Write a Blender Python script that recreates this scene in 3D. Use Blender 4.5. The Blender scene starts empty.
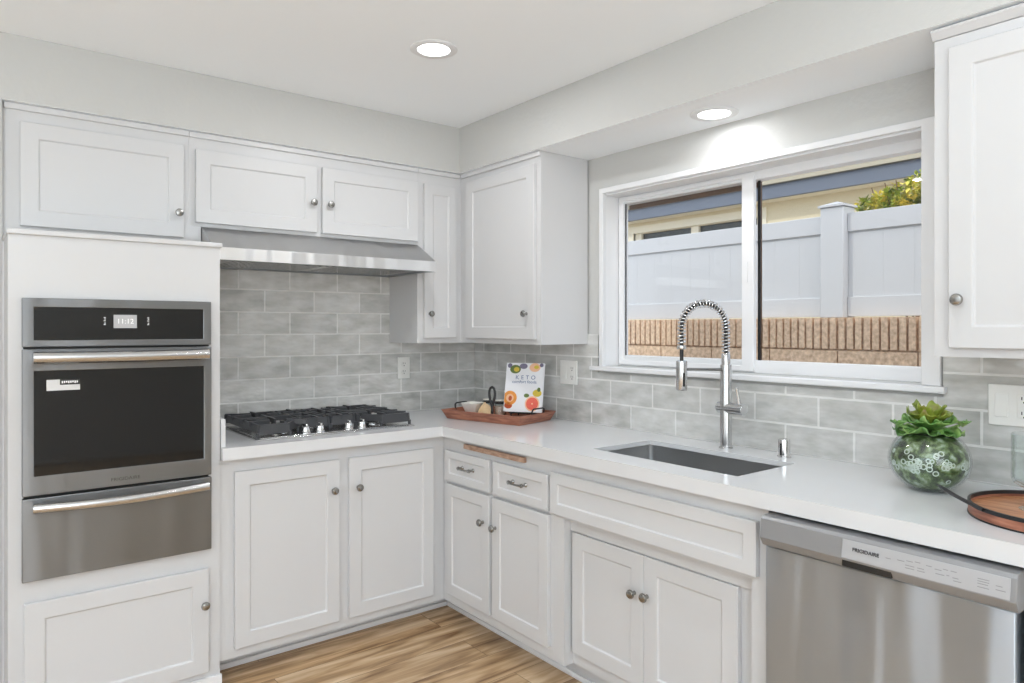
import bpy, bmesh, math, random
from mathutils import Vector, Matrix
random.seed(7)
PI = math.pi
sc = bpy.context.scene
COL = sc.collection

# ------------------------------------------------------------------ camera, sky, sun, area lights, exposure
cd = bpy.data.cameras.new('camera'); cam = bpy.data.objects.new('camera', cd); COL.objects.link(cam)
cam.location = (-2.37, -3.3766, 1.368)
cam.rotation_euler = (PI/2, 0, -0.6647)
cd.sensor_width = 36; cd.lens = 702.41/1024*36
cd.shift_y = -(341.5-328.1)/1024
cd.clip_start = 0.02; cd.clip_end = 200
sc.camera = cam

w = bpy.data.worlds.new('sky'); sc.world = w; w.use_nodes = True
wn = w.node_tree; wb = wn.nodes['Background']
sky = wn.nodes.new('ShaderNodeTexSky'); sky.sky_type = 'NISHITA'; sky.sun_disc = False
sky.sun_elevation = math.radians(52); sky.sun_rotation = math.radians(200); sky.dust_density = 3; sky.ozone_density = 1
mixn = wn.nodes.new('ShaderNodeMixRGB'); mixn.inputs[0].default_value = 0.55; mixn.inputs[2].default_value = (3.6, 3.7, 3.8, 1)
wn.links.new(sky.outputs[0], mixn.inputs[1]); wn.links.new(mixn.outputs[0], wb.inputs[0])
wb.inputs[1].default_value = 0.40

sl = bpy.data.lights.new('sun', 'SUN'); sun = bpy.data.objects.new('sun', sl); COL.objects.link(sun)
sl.energy = 1.5; sl.angle = math.radians(2); sl.color = (1, .95, .86)
sun.rotation_euler = (math.radians(50), 0, math.radians(-115))   # from the kitchen side over the roof, onto fence and neighbour

def area(name, loc, rot, sx, sy, e, col=(1, 1, 1)):
    l = bpy.data.lights.new(name, 'AREA'); l.shape = 'RECTANGLE'; l.size = sx; l.size_y = sy; l.energy = e; l.color = col
    o = bpy.data.objects.new(name, l); COL.objects.link(o); o.location = loc; o.rotation_euler = rot
    return o
area('rear_fill_light', (-3.3, -6.1, 1.30), (math.radians(90), 0, 0), 2.5, 2.1, 36, (.86, .94, 1))  # added fill from behind the camera, no door known there
area('side_fill_light', (-4.9, -3.2, 1.35), (math.radians(90), 0, math.radians(-90)), 3.0, 1.9, 9, (.86, .94, 1))  # added fill from the unseen left side, no source known there
area('upward_fill_light', (-3.3, -4.2, 1.15), (math.radians(180), 0, 0), 1.3, 1.3, 140, (.79, .91, 1))  # added upward fill to brighten the ceiling, not a fixture of the room
LAMP_W = 2.5
sc.view_settings.view_transform = 'Standard'
try: sc.view_settings.look = 'None'
except Exception: pass
sc.view_settings.gamma = 1.0; sc.view_settings.use_curve_mapping = False
sc.view_settings.exposure = 0.0
sc.cycles.use_denoising = True
sc.cycles.max_bounces = 10; sc.cycles.diffuse_bounces = 6; sc.cycles.transparent_max_bounces = 16
sc.cycles.sample_clamp_indirect = 6

# ------------------------------------------------------------------ materials
def srgb(r, g, b):
    f = lambda c: (c/255/12.92 if c/255 <= .04045 else ((c/255+.055)/1.055)**2.4)
    return (f(r), f(g), f(b), 1)
def wavy_steel(name, col, rough, aniso, freq, dist):
    m = mat(name, col, rough, metal=1, aniso=aniso); nt = m.node_tree; b = nt.nodes['Principled BSDF']
    tc = nt.nodes.new('ShaderNodeTexCoord'); mp = nt.nodes.new('ShaderNodeMapping'); mp.inputs['Scale'].default_value = (freq, 0, .15*freq)
    nz = nt.nodes.new('ShaderNodeTexNoise'); nz.inputs['Scale'].default_value = 1; nz.inputs['Detail'].default_value = 1.5
    bp = nt.nodes.new('ShaderNodeBump'); bp.inputs['Strength'].default_value = 1; bp.inputs['Distance'].default_value = dist
    nt.links.new(tc.outputs['Object'], mp.inputs[0]); nt.links.new(mp.outputs[0], nz.inputs['Vector']); nt.links.new(nz.outputs['Fac'], bp.inputs['Height']); nt.links.new(bp.outputs[0], b.inputs['Normal'])
    return m
def mat(name, col, rough=.5, metal=0, spec=.5, coat=0, bump=None, vary=0, scale=20, emit=None, aniso=0):
    m = bpy.data.materials.new(name); m.use_nodes = True; nt = m.node_tree; b = nt.nodes['Principled BSDF']
    b.inputs['Base Color'].default_value = col; b.inputs['Roughness'].default_value = rough
    b.inputs['Metallic'].default_value = metal; b.inputs['Specular IOR Level'].default_value = spec
    b.inputs['Coat Weight'].default_value = coat
    tc = nt.nodes.new('ShaderNodeTexCoord')
    nz = nt.nodes.new('ShaderNodeTexNoise'); nz.inputs['Scale'].default_value = scale; nz.inputs['Detail'].default_value = 4
    nt.links.new(tc.outputs['Object'], nz.inputs['Vector'])
    if vary:
        mx = nt.nodes.new('ShaderNodeMixRGB'); mx.blend_type = 'MIX'
        mx.inputs[1].default_value = tuple(c*(1-vary) for c in col[:3])+(1,); mx.inputs[2].default_value = tuple(min(1, c*(1+vary)) for c in col[:3])+(1,)
        nt.links.new(nz.outputs['Fac'], mx.inputs[0]); nt.links.new(mx.outputs[0], b.inputs['Base Color'])
    if bump:
        bp = nt.nodes.new('ShaderNodeBump'); bp.inputs['Strength'].default_value = bump[0]; bp.inputs['Distance'].default_value = bump[1]
        nt.links.new(nz.outputs['Fac'], bp.inputs['Height']); nt.links.new(bp.outputs[0], b.inputs['Normal'])
    if aniso:
        b.inputs['Anisotropic'].default_value = aniso; b.inputs['Anisotropic Rotation'].default_value = .25
        tg = nt.nodes.new('ShaderNodeTangent'); tg.direction_type = 'RADIAL'; tg.axis = 'Z'
        nt.links.new(tg.outputs[0], b.inputs['Tangent'])
    if emit:
        b.inputs['Emission Color'].default_value = emit[0]; b.inputs['Emission Strength'].default_value = emit[1]
    return m
M = {}
M['white'] = mat('white_cabinet_paint', (.60, .60, .605, 1), .38, bump=(.04, .002), scale=60)
M['trimw'] = mat('white_trim_paint', (.76, .765, .775, 1), .35)
M['vinyl'] = mat('white_window_vinyl', (.80, .805, .82, 1), .3)
M['wallplain'] = mat('smooth_greige_paint', (.50, .50, .49, 1), .7)
M['wall'] = mat('greige_wall_paint', (.545, .545, .53, 1), .75, bump=(.35, .004), scale=55)
M['ceil'] = mat('ceiling_paint', (.90, .93, .955, 1), .8, bump=(.12, .003), scale=60)
M['counter'] = mat('white_quartz', (.67, .675, .685, 1), .14, vary=.035, scale=5)
M['steel'] = wavy_steel('brushed_stainless', (.25, .258, .268, 1), .34, .75, 5, .012)
M['steeldw'] = wavy_steel('brushed_stainless_dishwasher', (.50, .545, .60, 1), .42, .85, 6, .05)
M['steellit'] = wavy_steel('brushed_stainless_lit_lip', (.86, .86, .86, 1), .30, .7, 6, .03)  # lit copy of the hood steel, brightness put into the colour
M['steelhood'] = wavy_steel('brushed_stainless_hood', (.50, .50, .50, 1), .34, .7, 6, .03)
M['steeld'] = mat('brushed_stainless_smooth', (.62, .62, .62, 1), .22, metal=1)
M['chrome'] = mat('chrome', (.75, .75, .75, 1), .12, metal=1)
M['nickel'] = mat('brushed_nickel', (.34, .335, .32, 1), .26, metal=1)
M['sink'] = mat('sink_steel', (.50, .50, .50, 1), .34, metal=1)
M['blackglass'] = mat('black_oven_glass', (.012, .012, .012, 1), .04, spec=.5)
M['black'] = mat('black_plastic', (.012, .012, .012, 1), .5)
M['iron'] = mat('cast_iron', (.045, .046, .05, 1), .42, bump=(.2, .001), scale=200)
M['ironblack'] = mat('black_wrought_iron', (.012, .012, .013, 1), .4)
M['plate'] = mat('white_plastic_plate', (.80, .80, .77, 1), .35)
M['dwgrey'] = mat('grey_metal_panel', (.29, .29, .295, 1), .34, metal=.3)
M['dwctrl'] = mat('light_grey_control_panel', (.43, .43, .44, 1), .4, metal=.1)
M['inkgrey'] = mat('grey_print', (.06, .06, .065, 1), .5)
M['inkpale'] = mat('pale_grey_print', (.27, .27, .27, 1), .5)
M['whiteink'] = mat('white_print', (.75, .75, .75, 1), .5, emit=((1, 1, 1, 1), .25))
M['display'] = mat('oven_display', (.25, .25, .25, 1), .3, emit=((.8, .8, .82, 1), .28))
M['lampglow'] = mat('lamp_diffuser', (.9, .9, .9, 1), .5, emit=((1, .98, .95, 1), 6))
M['label'] = mat('label_paper', (.72, .72, .72, 1), .5)
M['concrete'] = mat('concrete_ground', (.42, .40, .37, 1), .9, vary=.15, scale=6)
M['house'] = mat('cream_stucco', srgb(222, 212, 184), .9, bump=(.3, .01), scale=40)
M['housetrim'] = mat('cream_trim', srgb(232, 226, 206), .7)
M['blue'] = mat('blue_fascia_paint', srgb(100, 110, 126), .6, vary=.06, scale=3)
M['eave'] = mat('cream_roof_edge', srgb(176, 170, 152), .8)
M['roof'] = mat('brown_shingles', srgb(110, 88, 70), .9, vary=.2, scale=12)
M['darkglass'] = mat('dark_window_glass', (.03, .035, .035, 1), .08)
M['vfence'] = mat('white_vinyl_fence', srgb(198, 201, 205), .4)
M['bronze'] = mat('bronze_screen_frame', srgb(92, 68, 50), .45)
M['paper'] = mat('page_paper', (.78, .77, .74, 1), .7)
M['cover'] = mat('book_cover_print', (.80, .81, .84, 1), .3)
M['blueink'] = mat('blue_cover_ink', srgb(80, 105, 150), .4)
M['orange'] = mat('orange_fruit_print', srgb(232, 150, 60), .4, vary=.25, scale=90)
M['orangedk'] = mat('fruit_seed_print', srgb(190, 80, 30), .4)
M['grape'] = mat('grapefruit_print', srgb(225, 95, 75), .4, vary=.2, scale=120)
M['rind'] = mat('rind_print', srgb(240, 190, 150), .4)
M['greenpr'] = mat('green_leaf_print', srgb(95, 115, 50), .4, vary=.3, scale=80)
M['yellowpr'] = mat('lemon_print', srgb(215, 190, 60), .4)
M['greypr'] = mat('berry_print', srgb(110, 105, 130), .4, vary=.4, scale=150)
M['ceramic'] = mat('white_ceramic', (.80, .79, .74, 1), .25)
M['cloth'] = mat('tan_linen', srgb(225, 196, 155), .9, vary=.15, scale=80)
M['salt'] = mat('pink_salt', srgb(222, 196, 180), .8, vary=.2, scale=200)
M['moss'] = mat('moss_fill', (.06, .09, .035, 1), .6)
M['shellw'] = mat('white_ring_shell', (.62, .68, .62, 1), .3)

def ramp_mat(name, stops, rough, scale, stretch=(1, 1, 1), detail=5, bump=0, coat=0):
    m = bpy.data.materials.new(name); m.use_nodes = True; nt = m.node_tree; b = nt.nodes['Principled BSDF']
    b.inputs['Roughness'].default_value = rough; b.inputs['Coat Weight'].default_value = coat
    tc = nt.nodes.new('ShaderNodeTexCoord'); mp = nt.nodes.new('ShaderNodeMapping'); mp.inputs['Scale'].default_value = stretch
    nz = nt.nodes.new('ShaderNodeTexNoise'); nz.inputs['Scale'].default_value = scale; nz.inputs['Detail'].default_value = detail
    cr = nt.nodes.new('ShaderNodeValToRGB'); e = cr.color_ramp.elements
    e[0].position, e[0].color = stops[0]; e[1].position, e[1].color = stops[-1]
    for p, c in stops[1:-1]:
        q = e.new(p); q.color = c
    nt.links.new(tc.outputs['Object'], mp.inputs[0]); nt.links.new(mp.outputs[0], nz.inputs['Vector'])
    nt.links.new(nz.outputs['Fac'], cr.inputs[0]); nt.links.new(cr.outputs[0], b.inputs['Base Color'])
    if bump:
        bp = nt.nodes.new('ShaderNodeBump'); bp.inputs['Strength'].default_value = bump; bp.inputs['Distance'].default_value = .003
        nt.links.new(nz.outputs['Fac'], bp.inputs['Height']); nt.links.new(bp.outputs[0], b.inputs['Normal'])
    return m
M['redwood'] = ramp_mat('reddish_brown_wood', [(.35, srgb(132, 80, 62)), (.65, srgb(182, 122, 96))], .42, 12, (1, 1, 8))
M['acacia'] = ramp_mat('acacia_wood', [(.3, srgb(138, 84, 52)), (.5, srgb(176, 118, 78)), (.7, srgb(202, 150, 108))], .35, 6, (9, 1.2, 1))
M['boardwood'] = ramp_mat('cutting_board_wood', [(.3, srgb(140, 104, 84)), (.7, srgb(190, 160, 138))], .5, 12, (3, 1, 8))
M['block'] = ramp_mat('tan_split_block', [(.3, srgb(186, 158, 132)), (.7, srgb(238, 212, 184))], .95, 45, bump=.5)
M['bush'] = ramp_mat('yellow_green_leaves', [(.3, srgb(60, 92, 28)), (.46, srgb(150, 168, 56)), (.62, srgb(240, 220, 96))], .6, 9)
M['leaf'] = ramp_mat('succulent_leaf', [(.3, srgb(52, 92, 48)), (.5, srgb(104, 148, 72)), (.72, srgb(168, 196, 120))], .4, 22, coat=.15)
M['leafy'] = ramp_mat('yellow_green_succulent_leaf', [(.3, srgb(96, 112, 40)), (.5, srgb(142, 158, 56)), (.72, srgb(120, 84, 60))], .4, 18, coat=.15)
M['mossmix'] = ramp_mat('terrarium_moss', [(.32, srgb(26, 34, 22)), (.46, srgb(66, 84, 44)), (.54, srgb(118, 138, 88)), (.66, srgb(190, 200, 190))], .5, 40, bump=.4)

def glass_mat(name, tint=(1, 1, 1), base=0.03, rough=0.0):
    m = bpy.data.materials.new(name); m.use_nodes = True; nt = m.node_tree
    for n in list(nt.nodes): nt.nodes.remove(n)
    out = nt.nodes.new('ShaderNodeOutputMaterial'); tr = nt.nodes.new('ShaderNodeBsdfTransparent'); tr.inputs[0].default_value = tint+(1,)
    gl = nt.nodes.new('ShaderNodeBsdfGlossy'); gl.inputs['Roughness'].default_value = rough
    lw = nt.nodes.new('ShaderNodeLayerWeight'); lw.inputs[0].default_value = .5
    pw = nt.nodes.new('ShaderNodeMath'); pw.operation = 'POWER'; pw.inputs[1].default_value = 4.0; nt.links.new(lw.outputs['Facing'], pw.inputs[0])
    ma = nt.nodes.new('ShaderNodeMath'); ma.operation = 'MULTIPLY_ADD'; ma.inputs[1].default_value = .85; ma.inputs[2].default_value = base; nt.links.new(pw.outputs[0], ma.inputs[0])
    mx = nt.nodes.new('ShaderNodeMixShader'); nt.links.new(ma.outputs[0], mx.inputs[0])
    nt.links.new(tr.outputs[0], mx.inputs[1]); nt.links.new(gl.outputs[0], mx.inputs[2]); nt.links.new(mx.outputs[0], out.inputs[0])
    return m
M['glass'] = glass_mat('window_glass', (.98, .99, .99), .03)
M['clear'] = glass_mat('clear_drinking_glass', (.95, .97, .965), .05)

def tile_mat(name, axis, width, row, shift, z0):
    m = bpy.data.materials.new(name); m.use_nodes = True; nt = m.node_tree; b = nt.nodes['Principled BSDF']; L = nt.links.new
    tc = nt.nodes.new('ShaderNodeTexCoord'); sp = nt.nodes.new('ShaderNodeSeparateXYZ'); L(tc.outputs['Object'], sp.inputs[0])
    a = nt.nodes.new('ShaderNodeMath'); a.operation = 'MULTIPLY_ADD'; L(sp.outputs[axis], a.inputs[0])
    a.inputs[1].default_value = 1 if axis == 'X' else -1; a.inputs[2].default_value = shift+width*40
    z = nt.nodes.new('ShaderNodeMath'); z.operation = 'SUBTRACT'; L(sp.outputs['Z'], z.inputs[0]); z.inputs[1].default_value = z0
    cb = nt.nodes.new('ShaderNodeCombineXYZ'); L(a.outputs[0], cb.inputs[0]); L(z.outputs[0], cb.inputs[1])
    br = nt.nodes.new('ShaderNodeTexBrick'); L(cb.outputs[0], br.inputs['Vector'])
    br.offset = .5; br.offset_frequency = 2
    br.inputs['Scale'].default_value = 1; br.inputs['Brick Width'].default_value = width; br.inputs['Row Height'].default_value = row
    br.inputs['Mortar Size'].default_value = .0042; br.inputs['Mortar Smooth'].default_value = .15; br.inputs['Bias'].default_value = 0
    br.inputs['Color1'].default_value = (.50, .50, .48, 1); br.inputs['Color2'].default_value = (.60, .60, .58, 1); br.inputs['Mortar'].default_value = (.72, .72, .70, 1)
    # cloudy glaze
    n1 = nt.nodes.new('ShaderNodeTexNoise'); n1.inputs['Scale'].default_value = 9; n1.inputs['Detail'].default_value = 3
    mp = nt.nodes.new('ShaderNodeMapping'); mp.inputs['Scale'].default_value = (1, 2.4, 1); L(cb.outputs[0], mp.inputs[0]); L(mp.outputs[0], n1.inputs['Vector'])
    ov = nt.nodes.new('ShaderNodeMixRGB'); ov.blend_type = 'OVERLAY'; ov.inputs[0].default_value = .6
    L(br.outputs['Color'], ov.inputs[1]); L(n1.outputs['Fac'], ov.inputs[2]); L(ov.outputs[0], b.inputs['Base Color'])
    b.inputs['IOR'].default_value = 1.75; b.inputs['Coat Weight'].default_value = .6; b.inputs['Coat Roughness'].default_value = .05
    rm = nt.nodes.new('ShaderNodeMapRange'); L(br.outputs['Fac'], rm.inputs[0]); rm.inputs[3].default_value = .07; rm.inputs[4].default_value = .8
    L(rm.outputs[0], b.inputs['Roughness'])
    mp2 = nt.nodes.new('ShaderNodeMapping'); mp2.inputs['Scale'].default_value = (1, 2.2, 1); L(cb.outputs[0], mp2.inputs[0])
    n2 = nt.nodes.new('ShaderNodeTexNoise'); n2.inputs['Scale'].default_value = 16; n2.inputs['Detail'].default_value = 1.5; L(mp2.outputs[0], n2.inputs['Vector'])
    b1 = nt.nodes.new('ShaderNodeBump'); b1.inputs['Strength'].default_value = .9; b1.inputs['Distance'].default_value = .005; L(n2.outputs['Fac'], b1.inputs['Height'])
    iv = nt.nodes.new('ShaderNodeMath'); iv.operation = 'SUBTRACT'; iv.inputs[0].default_value = 1; L(br.outputs['Fac'], iv.inputs[1])
    b2 = nt.nodes.new('ShaderNodeBump'); b2.inputs['Strength'].default_value = .7; b2.inputs['Distance'].default_value = .002; L(iv.outputs[0], b2.inputs['Height']); L(b1.outputs[0], b2.inputs['Normal'])
    L(b2.outputs[0], b.inputs['Normal']); L(b2.outputs[0], b.inputs['Coat Normal'])
    return m
M['tileback'] = tile_mat('grey_glazed_tile_back', 'X', .2455, .106, .003, .914)
M['tileright'] = tile_mat('grey_glazed_tile_window_wall', 'Y', .25, .106, -.103, .914)

def floor_mat():
    m = bpy.data.materials.new('wood_plank_floor'); m.use_nodes = True; nt = m.node_tree; b = nt.nodes['Principled BSDF']; L = nt.links.new
    tc = nt.nodes.new('ShaderNodeTexCoord')
    mp0 = nt.nodes.new('ShaderNodeMapping'); mp0.inputs['Location'].default_value = (.8+1.22*20-.61, .647+.18*60, 0); L(tc.outputs['Object'], mp0.inputs[0])
    br = nt.nodes.new('ShaderNodeTexBrick'); L(mp0.outputs[0], br.inputs['Vector']); br.offset = .37; br.offset_frequency = 2
    br.inputs['Scale'].default_value = 1; br.inputs['Brick Width'].default_value = 1.22; br.inputs['Row Height'].default_value = .18
    br.inputs['Mortar Size'].default_value = .0012; br.inputs['Mortar Smooth'].default_value = .2
    br.inputs['Color1'].default_value = (0, 0, 0, 1); br.inputs['Color2'].default_value = (1, 1, 1, 1); br.inputs['Mortar'].default_value = (.5, .5, .5, 1)
    # grain: shifted per plank
    ad = nt.nodes.new('ShaderNodeVectorMath'); ad.operation = 'MULTIPLY_ADD'; L(br.outputs['Color'], ad.inputs[0]); ad.inputs[1].default_value = (7, 3, 0); L(tc.outputs['Object'], ad.inputs[2])
    mp = nt.nodes.new('ShaderNodeMapping'); mp.inputs['Scale'].default_value = (1.1, 9, 1); L(ad.outputs[0], mp.inputs[0])
    n1 = nt.nodes.new('ShaderNodeTexNoise'); n1.inputs['Scale'].default_value = 2.2; n1.inputs['Detail'].default_value = 6; n1.inputs['Distortion'].default_value = .6; L(mp.outputs[0], n1.inputs['Vector'])
    cr = nt.nodes.new('ShaderNodeValToRGB'); e = cr.color_ramp.elements
    e[0].position = .33; e[0].color = srgb(134, 100, 66); e[1].position = .70; e[1].color = srgb(238, 212, 178)
    q = e.new(.5); q.color = srgb(198, 164, 124)
    L(n1.outputs['Fac'], cr.inputs[0])
    mx = nt.nodes.new('ShaderNodeMixRGB'); mx.blend_type = 'MULTIPLY'; mx.inputs[0].default_value = .55
    tone = nt.nodes.new('ShaderNodeMapRange'); sr = nt.nodes.new('ShaderNodeSeparateXYZ'); L(br.outputs['Color'], sr.inputs[0]); L(sr.outputs[0], tone.inputs[0]); tone.inputs[3].default_value = .62; tone.inputs[4].default_value = 1.1
    L(cr.outputs[0], mx.inputs[1]); L(tone.outputs[0], mx.inputs[2])
    sm = nt.nodes.new('ShaderNodeMixRGB'); L(br.outputs['Fac'], sm.inputs[0]); L(mx.outputs[0], sm.inputs[1]); sm.inputs[2].default_value = srgb(100, 72, 46)
    L(sm.outputs[0], b.inputs['Base Color']); b.inputs['Roughness'].default_value = .42
    bp = nt.nodes.new('ShaderNodeBump'); bp.inputs['Strength'].default_value = .15; bp.inputs['Distance'].default_value = .001; L(n1.outputs['Fac'], bp.inputs['Height']); L(bp.outputs[0], b.inputs['Normal'])
    return m
M['floor'] = floor_mat()

# ------------------------------------------------------------------ mesh helpers
class MB:
    def __init__(s): s.v = []; s.f = []; s.mi = []; s.m = 0
    def add(s, vs, fs):
        o = len(s.v); s.v += [tuple(v) for v in vs]; s.f += [tuple(i+o for i in f) for f in fs]; s.mi += [s.m]*len(fs); return s
    def box(s, x0, x1, y0, y1, z0, z1):
        x0, x1 = sorted((x0, x1)); y0, y1 = sorted((y0, y1)); z0, z1 = sorted((z0, z1))
        return s.add([(x0,y0,z0),(x1,y0,z0),(x1,y1,z0),(x0,y1,z0),(x0,y0,z1),(x1,y0,z1),(x1,y1,z1),(x0,y1,z1)],
                     [(0,3,2,1),(4,5,6,7),(0,1,5,4),(1,2,6,5),(2,3,7,6),(3,0,4,7)])
    def ring(s, c, ax, r, seg, ph=0):
        ax = Vector(ax).normalized(); t = Vector((0,0,1)) if abs(ax.z) < .9 else Vector((1,0,0))
        u = ax.cross(t).normalized(); w_ = ax.cross(u).normalized(); c = Vector(c)
        return [c+u*math.cos(2*PI*i/seg+ph)*r+w_*math.sin(2*PI*i/seg+ph)*r for i in range(seg)]
    def cyl(s, p0, p1, r0, r1=None, seg=24):
        r1 = r0 if r1 is None else r1; ax = Vector(p1)-Vector(p0)
        a = s.ring(p0, ax, r0, seg); b = s.ring(p1, ax, r1, seg)
        fs = [(i, i+seg, (i+1) % seg+seg, (i+1) % seg) for i in range(seg)]
        return s.add(a+b, fs+[tuple(range(seg)), tuple(range(2*seg-1, seg-1, -1))])
    def lathe(s, prof, c=(0,0,0), seg=32, axis='Z', cap=True):
        c = Vector(c); vs = []; fs = []
        for r, h in prof:
            for i in range(seg):
                a = 2*PI*i/seg; p = (r*math.cos(a), r*math.sin(a), h)
                if axis == '-Y': p = (p[0], -p[2], p[1])
                vs.append(c+Vector(p))
        n = len(prof)
        for j in range(n-1):
            for i in range(seg):
                k = (i+1) % seg; fs.append((j*seg+i, j*seg+k, (j+1)*seg+k, (j+1)*seg+i))
        if cap:
            fs.append(tuple(range(seg-1, -1, -1))); fs.append(tuple((n-1)*seg+i for i in range(seg)))
        return s.add(vs, fs)
    def tube(s, pts, r, seg=8, closed=False, flat=1.0):
        pts = [Vector(p) for p in pts]; n = len(pts); vs = []; fs = []
        up = None
        for i, p in enumerate(pts):
            if closed: t = (pts[(i+1) % n]-pts[i-1]).normalized()
            else: t = (pts[min(i+1, n-1)]-pts[max(i-1, 0)]).normalized()
            if up is None:
                up = Vector((0,0,1)) if abs(t.z) < .9 else Vector((1,0,0))
            u = t.cross(up).normalized(); w_ = u.cross(t).normalized(); up = w_
            rr = r[i] if isinstance(r, (list, tuple)) else r
            for k in range(seg):
                a = 2*PI*k/seg; vs.append(p+u*math.cos(a)*rr+w_*math.sin(a)*rr*flat)
        m = n if closed else n-1
        for i in range(m):
            j = (i+1) % n
            for k in range(seg):
                l = (k+1) % seg; fs.append((i*seg+k, i*seg+l, j*seg+l, j*seg+k))
        if not closed:
            fs.append(tuple(range(seg-1, -1, -1))); fs.append(tuple((n-1)*seg+k for k in range(seg)))
        return s.add(vs, fs)
    def prism(s, poly, lo, hi, plane='xy'):
        n = len(poly)
        def P(a, b, c): return {'xy': (a,b,c), 'xz': (a,c,b), 'yz': (c,a,b)}[plane]
        vs = [P(a,b,lo) for a,b in poly]+[P(a,b,hi) for a,b in poly]
        fs = [tuple(range(n-1,-1,-1)), tuple(range(n, 2*n))]+[(i, (i+1) % n, (i+1) % n+n, i+n) for i in range(n)]
        return s.add(vs, fs)
    def cells(s, rects, holes, lo, hi, plane='xy'):
        xs = sorted({round(v, 5) for r in rects+holes for v in r[:2]}); ys = sorted({round(v, 5) for r in rects+holes for v in r[2:]})
        def inside(a, b): return any(r[0] < a < r[1] and r[2] < b < r[3] for r in rects) and not any(r[0] < a < r[1] and r[2] < b < r[3] for r in holes)
        def P(a, b, c): return {'xy': (a,b,c), 'xz': (a,c,b), 'yz': (c,a,b)}[plane]
        on = {(i, j) for i in range(len(xs)-1) for j in range(len(ys)-1) if inside((xs[i]+xs[i+1])/2, (ys[j]+ys[j+1])/2)}
        idx = {}; vs = []; fs = []
        def V(i, j, k):
            if (i, j, k) not in idx: idx[(i, j, k)] = len(vs); vs.append(P(xs[i], ys[j], (lo, hi)[k]))
            return idx[(i, j, k)]
        for i, j in on:
            fs.append((V(i,j,1), V(i+1,j,1), V(i+1,j+1,1), V(i,j+1,1))); fs.append((V(i,j,0), V(i,j+1,0), V(i+1,j+1,0), V(i+1,j,0)))
            if (i-1, j) not in on: fs.append((V(i,j,0), V(i,j,1), V(i,j+1,1), V(i,j+1,0)))
            if (i+1, j) not in on: fs.append((V(i+1,j,0), V(i+1,j+1,0), V(i+1,j+1,1), V(i+1,j,1)))
            if (i, j-1) not in on: fs.append((V(i,j,0), V(i+1,j,0), V(i+1,j,1), V(i,j,1)))
            if (i, j+1) not in on: fs.append((V(i,j+1,0), V(i,j+1,1), V(i+1,j+1,1), V(i+1,j+1,0)))
        return s.add(vs, fs)
    def build(s, name, m, parent=None, bevel=0, loc=None, rot=None, ang=38, seg=2):
        me = bpy.data.meshes.new(name); me.from_pydata(s.v, [], s.f)
        for mm in (m if isinstance(m, (list, tuple)) else [m]): me.materials.append(M[mm])
        me.polygons.foreach_set('material_index', s.mi)
        bm = bmesh.new(); bm.from_mesh(me); bmesh.ops.recalc_face_normals(bm, faces=bm.faces); bm.to_mesh(me); bm.free()
        me.polygons.foreach_set('use_smooth', [True]*len(me.polygons)); me.set_sharp_from_angle(angle=math.radians(ang)); me.update()
        o = bpy.data.objects.new(name, me); COL.objects.link(o)
        if parent: o.parent = parent
        if loc: o.location = loc
        if rot: o.rotation_euler = rot
        if bevel:
            b = o.modifiers.new('edge', 'BEVEL'); b.width = bevel; b.segments = seg; b.limit_method = 'ANGLE'; b.angle_limit = math.radians(35); b.harden_normals = False
        return o
def tag(o, label, cat, group=None, kind=None):
    o['label'] = label; o['category'] = cat
    if group: o['group'] = group
    if kind: o['kind'] = kind
    return o
def thing(name, label, cat, loc=(0,0,0), rz=0, group=None, kind=None):
    o = bpy.data.objects.new(name, None); COL.objects.link(o); o.location = loc; o.rotation_euler = (0,0,rz); o.empty_display_size = .05
    return tag(o, label, cat, group, kind)
def struct(o, label, cat): return tag(o, label, cat, kind='structure')
def text_part(txt, size, name, m, parent, loc, rot, depth=.0004, align='LEFT', sx=1.0, sp=1.0):
    cu = bpy.data.curves.new(name, 'FONT'); cu.body = txt; cu.size = size; cu.extrude = depth; cu.space_character = sp; cu.align_x = align; cu.align_y = 'CENTER'
    to = bpy.data.objects.new('tmp', cu); COL.objects.link(to)
    bpy.context.view_layer.update()
    me = bpy.data.meshes.new_from_object(to.evaluated_get(bpy.context.evaluated_depsgraph_get()))
    bpy.data.objects.remove(to); bpy.data.curves.remove(cu)
    me.materials.clear(); me.materials.append(M[m]); me.name = name
    o = bpy.data.objects.new(name, me); COL.objects.link(o); o.parent = parent; o.location = loc; o.rotation_euler = rot; o.scale = (sx, 1, 1)
    return o

# ------------------------------------------------------------------ room shell
ZS, ZC, U = 2.1734, 2.4085, .3023
struct(MB().box(-5, 0.12, -6.4, .12, -.12, 0).build('floor', 'floor'), 'light brown wood plank floor running along the cooktop cabinets', 'floor')
struct(MB().box(-5, 0.12, -6.4, .12, ZC, ZC+.12).build('ceiling', 'ceil'), 'smooth white ceiling above the kitchen', 'ceiling')
struct(MB().box(-5, 0, 0, .12, 0, ZC).build('wall_back', 'wall'), 'greige wall behind the cooktop and oven', 'wall')
struct(MB().cells([(-6.4, .12, 0, ZC)], [(-2.44, -1.045, 1.19, 2.0)], 0, .12, 'yz').build('wall_right', 'wall'), 'greige textured wall around the wide window', 'wall')
struct(MB().box(-5.0, -2.258, -.3317, 0, 0, ZS).build('wall_left', 'wallplain'), 'narrow pale wall return left of the oven tower', 'wall')
struct(MB().box(-5.0, -2.262, -.3437, -.3317, 0, .09).build('baseboard_left', 'trimw', bevel=.003), 'white baseboard at the far left of the oven tower', 'baseboard')
struct(MB().cells([(-6.4, .12, 0, ZC)], [(-4.7, -1.7, .02, 2.3)], -5.12, -5, 'yz').build('wall_side', 'wall'), 'greige wall with wide opening left of the camera', 'wall')
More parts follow.
